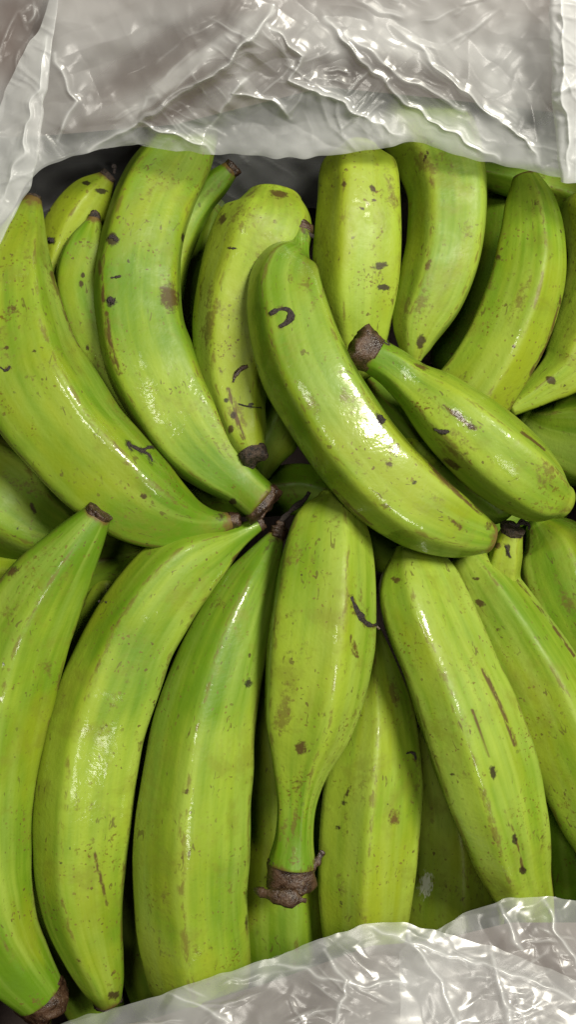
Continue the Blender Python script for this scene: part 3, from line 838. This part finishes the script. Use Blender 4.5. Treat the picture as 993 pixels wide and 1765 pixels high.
def crumple(x, y, seed, scale=1.0):
    """soft folds with sharp crests, finer creasing only in patches"""
    z = np.zeros_like(x)
    for k, (L, a) in enumerate(((190, 1.0), (95, 0.5), (48, 0.22), (26, 0.10))):
        n1, n2, n3 = Noise2(seed + 10 * k), Noise2(seed + 10 * k + 1), Noise2(seed + 10 * k + 2)
        wx = x + 0.45 * L * n2(x / L + 3, y / L + 5)
        wy = y + 0.45 * L * n3(x / L + 13, y / L + 2)
        q = 1 - 2 * np.abs(n1((wx * 0.8 + wy * 0.6) / L + 17, (wy * 0.8 - wx * 0.6) / (1.7 * L) + 23))
        mask = 1.0 if k == 0 else np.clip(0.25 + 1.5 * n2(x / 150 + 30, y / 150 + 30), 0, 1)
        z += a * q * mask
    return z


def wrinkles(d, t, seed):
    """fine strands that run along a fold"""
    nz = Noise2(seed)
    a = 1 - np.abs(nz(d / 9 + 5, t * 3 + 3)) * 2
    return a * np.exp(-d / 30.0)


def sheet(name, A_, B_, zA, zB, parent, loc, n=260, m=170, amp=10, creases=(), seed=1, bulge=0.0, curl=0.0, haze=0.35, hz=(), small=40, edge_haze=0.0, fade_in=None, lines=40):
    A_ = catmull(A_, n)
    B_ = catmull(B_, n)
    v = np.linspace(0, 1, m)[:, None]
    x = A_[:, 0][None] * (1 - v) + B_[:, 0][None] * v
    y = A_[:, 1][None] * (1 - v) + B_[:, 1][None] * v
    uA = np.linspace(0, 1, n)
    za = np.interp(uA, np.linspace(0, 1, len(zA)), zA)[None]
    zb = np.interp(uA, np.linspace(0, 1, len(zB)), zB)[None]
    z = za * (1 - v) + zb * v + bulge * np.sin(np.pi * v)
    hold = 1 - 0.6 * v**6
    z = z + amp * crumple(x, y, seed) * hold
    stress = np.zeros_like(x)
    sn = Noise2(seed + 900)
    for pl, h, w in creases:
        d, t = seg_dist(x + 5 * sn(x / 22, y / 22), y + 5 * sn(x / 22 + 9, y / 22), pl)
        stress = np.maximum(stress, 0.26 * np.exp(-(d / 3.2)**2) + 0.10 * np.exp(-d / 14))
        fade = np.clip(np.minimum(t, 1 - t) * 5 + 0.15, 0, 1)
        z = z + h * (0.72 * np.maximum(0, 1 - d / (5.5 * w)) + 0.28 * np.exp(-d / 4.5)) * fade + 0.03 * h * wrinkles(d, t, seed + int(h * 7 + w)) * fade
    rs = np.random.RandomState(seed + 500)
    for k in range(small):                    # short random creases
        cx_, cy_ = rs.uniform(x.min(), x.max()), rs.uniform(y.min(), y.max())
        a = rs.choice([-0.75, 0.5, 1.2, 2.6]) + rs.normal() * 0.3
        L = rs.uniform(30, 130)
        bx, by = math.cos(a) * L, math.sin(a) * L
        pl = [(cx_ - bx, cy_ - by), (cx_ + rs.normal() * 8, cy_ + rs.normal() * 8), (cx_ + bx, cy_ + by)]
        d, t = seg_dist(x, y, pl)
        z = z + rs.uniform(-4.0, 4.8) * np.maximum(0, 1 - d / rs.uniform(14, 50)) * np.clip(np.minimum(t, 1 - t) * 2.5, 0, 1)
    for k in range(lines):                    # fine whitened crease lines in loose bundles
        if k % 5 == 0:
            bx0, by0 = rs.uniform(x.min(), x.max()), rs.uniform(y.min(), y.max())
            a0 = rs.choice([-0.72, 0.55, 0.75, 1.3, -0.1]) + rs.normal() * 0.2
        cx_, cy_ = bx0 + rs.normal() * 28, by0 + rs.normal() * 28
        a = a0 + rs.normal() * 0.16
        L = rs.uniform(14, 70)
        bx, by = math.cos(a) * L, math.sin(a) * L
        d, t = seg_dist(x, y, [(cx_ - bx, cy_ - by), (cx_ + rs.normal() * 5, cy_ + rs.normal() * 5), (cx_ + bx, cy_ + by)])
        e = np.clip(np.minimum(t, 1 - t) * 4, 0, 1)
        stress = np.maximum(stress, rs.uniform(0.08, 0.24) * np.exp(-(d / rs.uniform(1.4, 2.6))**2) * e)
        z = z + rs.uniform(0.6, 2.0) * np.maximum(0, 1 - d / rs.uniform(5, 11)) * e
    if curl:
        z = z - curl * np.clip((v - 0.95) / 0.05, 0, 1)**2
    hzv = np.full(x.shape, float(haze))
    for hx, hy, rx, ry, rot, val in hz:
        ca, sa = math.cos(math.radians(rot)), math.sin(math.radians(rot))
        dx, dy = x - hx, y - hy
        e = ((dx * ca + dy * sa) / rx)**2 + ((-dx * sa + dy * ca) / ry)**2
        w = np.exp(-e**2.5)
        hzv = hzv * (1 - w) + val * w
    if fade_in == 0:
        hzv = hzv * np.clip(v / 0.9, 0, 1)
    elif fade_in == 1:
        hzv = hzv * np.clip((1 - v) / 0.9, 0, 1)
    hzv = hzv + stress
    hzv = hzv + edge_haze * np.clip((v - 0.80) / 0.18, 0, 1)
    nx = Noise2(seed + 77)
    x = x + 3 * nx(x / 25, y / 25)
    y = y + 3 * nx(x / 25 + 9, y / 25 + 4)
    V = at(x, y, z).reshape(-1, 3)
    idx = np.arange(n * m).reshape(m, n)
    F = np.stack([idx[:-1, :-1], idx[:-1, 1:], idx[1:, 1:], idx[1:, :-1]], -1).reshape(-1, 4)
    return mesh_obj(name, V, F, M_FILM, parent, loc, attrs={'haze': hzv.ravel()})


liner = bpy.data.objects.new('plastic_liner', None)
liner.location = (0, 0, BZ0 + 0.002)
liner['label'] = 'crumpled clear plastic bag lining the box, folded in over the plantains'
liner['category'] = 'plastic bag'
col.objects.link(liner)
ll = np.array([0, 0, BZ0 + 0.002])

EDGE_T = [(-60, 420), (10, 375), (60, 300), (120, 272), (180, 258), (235, 250), (275, 257), (330, 263), (400, 267), (480, 272), (540, 272), (610, 262), (680, 250), (722, 246),
          (770, 262), (840, 280), (900, 293), (960, 306), (1060, 320)]
TOP = [(-60, -60), (200, -70), (400, -70), (600, -70), (800, -70), (1060, -60)]
sheet('back_panel', TOP, EDGE_T, (190, 190, 190), (60, 55, 45, 40, 45, 40, 45), liner, ll, n=520, m=280, lines=170, amp=5, seed=5, bulge=-6, curl=3, small=55, haze=0.33, edge_haze=0.10,
      hz=[(110, 40, 110, 60, -20, 0.44), (280, 92, 190, 34, -33, 0.13), (310, 170, 140, 26, -36, 0.12), (310, 128, 150, 12, -38, 0.46), (140, 235, 90, 30, -20, 0.16), (30, 60, 62, 90, 0, 0.10),
          (480, 120, 50, 50, 0, 0.24), (800, 45, 210, 75, 4, 0.54), (650, 135, 105, 48, 22, 0.09), (770, 165, 95, 24, 36, 0.14), (560, 60, 60, 40, 40, 0.40), (430, 225, 90, 36, 0, 0.34),
          (600, 225, 120, 26, 10, 0.42), (860, 245, 120, 34, 15, 0.46), (890, 130, 60, 70, 0, 0.55)],
      creases=[
    ([(470, 20), (380, 120), (290, 180), (160, 260)], 22, 18),
    ([(470, 10), (430, 70), (370, 130), (300, 165), (235, 212)], 30, 13),
    ([(235, 212), (300, 230), (370, 262)], 18, 10),
    ([(460, 40), (520, 95), (500, 140), (560, 165), (690, 235)], 24, 12),
    ([(560, 30), (640, 120), (740, 210), (860, 275)], 15, 16),
    ([(700, 60), (800, 160), (890, 225), (940, 290)], 12, 13),
    ([(600, 60), (690, 130), (800, 190)], 9, 9),
    ([(90, 90), (130, 180), (95, 240)], 12, 8),
    ([(365, 215), (400, 160), (430, 135)], 16, 8),
    ([(395, 160), (470, 175), (500, 200)], 14, 8)])
# hem turned under: a second layer below the free edge
EDGE_I = [(x, y - 2) for x, y in EDGE_T]
TOP_I = [(-60, 330), (60, 240), (180, 215), (300, 212), (480, 215), (650, 200), (800, 205), (900, 220), (1060, 250)]
sheet('hem', TOP_I, EDGE_I, (60, 40, 30, 40, 50), (40, 32, 22, 18, 22, 18, 22), liner, ll, n=240, m=50, amp=4, seed=15, haze=0.12, small=20, fade_in=0)
# inner layer against the far wall of the box
sheet('wall_layer', [(-120, 150), (300, 140), (700, 140), (1110, 150)], [(-120, 470), (100, 370), (500, 360), (800, 350), (1110, 400)], (-20, -20, -20), (-260, -250, -260), liner, ll,
      n=200, m=110, amp=7, seed=25, haze=0.18)
sheet('left_fold', [(104, -60), (70, 40), (22, 130), (-30, 260), (-70, 480)], [(112, -60), (96, 20), (84, 110), (72, 210), (58, 300), (25, 375), (-5, 425), (-40, 480)],
      (200, 170, 110, 80), (215, 190, 150, 100, 80), liner, ll, n=240, m=80, amp=4, seed=35, curl=3, haze=0.50, small=14,
      creases=[([(80, 60), (55, 180), (40, 250), (5, 350)], 14, 9)])
sheet('right_fold', [(1110, -60), (1110, 100), (1110, 340)], [(945, -60), (948, 40), (950, 110), (955, 180), (962, 260), (968, 312)],
      (200, 160, 90), (210, 175, 120, 75), liner, ll, n=180, m=90, amp=5, seed=45, curl=3, haze=0.55, small=10,
      creases=[([(975, -20), (968, 120), (985, 300)], 14, 9), ([(993, 140), (955, 180)], 12, 7)])
BOT = [(-60, 1850), (200, 1850), (500, 1850), (800, 1850), (1060, 1850)]
EDGE_B2 = [(690, 1640), (735, 1606), (765, 1596), (800, 1577), (840, 1560), (880, 1549), (930, 1546), (993, 1551), (1060, 1560)]
sheet('front_panel', EDGE_B2, [(690, 1850), (800, 1850), (930, 1850), (1060, 1850)], (60, 62, 60, 55), (120, 130, 130), liner, ll, n=180, m=130, amp=6, seed=55, haze=0.24, small=12, creases=[
    ([(935, 1550), (960, 1610), (1010, 1690)], 16, 9), ([(860, 1560), (900, 1640)], 10, 8)])
EDGE_B = [(-60, 1800), (40, 1785), (110, 1762), (200, 1736), (285, 1711), (380, 1680), (470, 1649), (560, 1617), (630, 1594), (690, 1590), (745, 1603), (810, 1620), (880, 1642), (940, 1668), (1060, 1715)]
sheet('front_panel', EDGE_B, BOT, (60, 70, 90, 85, 80, 95), (160, 165, 165), liner, ll, n=420, m=170, lines=110, amp=4.5, seed=65, haze=0.28, small=22,
      hz=[(560, 1720, 110, 50, -10, 0.26), (790, 1720, 70, 60, 0, 0.24), (640, 1620, 130, 20, 5, 0.34), (330, 1740, 90, 30, -15, 0.34), (930, 1720, 60, 40, 10, 0.28)], creases=[
    ([(285, 1712), (330, 1730), (400, 1765)], 11, 9), ([(560, 1640), (600, 1690), (580, 1765)], 10, 10), ([(700, 1610), (760, 1690), (790, 1765)], 10, 10),
    ([(640, 1600), (760, 1640), (993, 1720)], 9, 9), ([(480, 1660), (620, 1700), (700, 1690)], 7, 9), ([(850, 1650), (880, 1765)], 9, 9)])
EDGE_BI = [(x, y + 3) for x, y in EDGE_B]
sheet('hem', EDGE_BI, [(-60, 1850), (110, 1800), (285, 1750), (470, 1695), (690, 1635), (880, 1690), (1060, 1760)], (45, 55, 75, 70, 65, 80), (40, 50, 60, 60, 60), liner, ll, n=220, m=50, amp=4, seed=75, haze=0.15, small=12, fade_in=1)
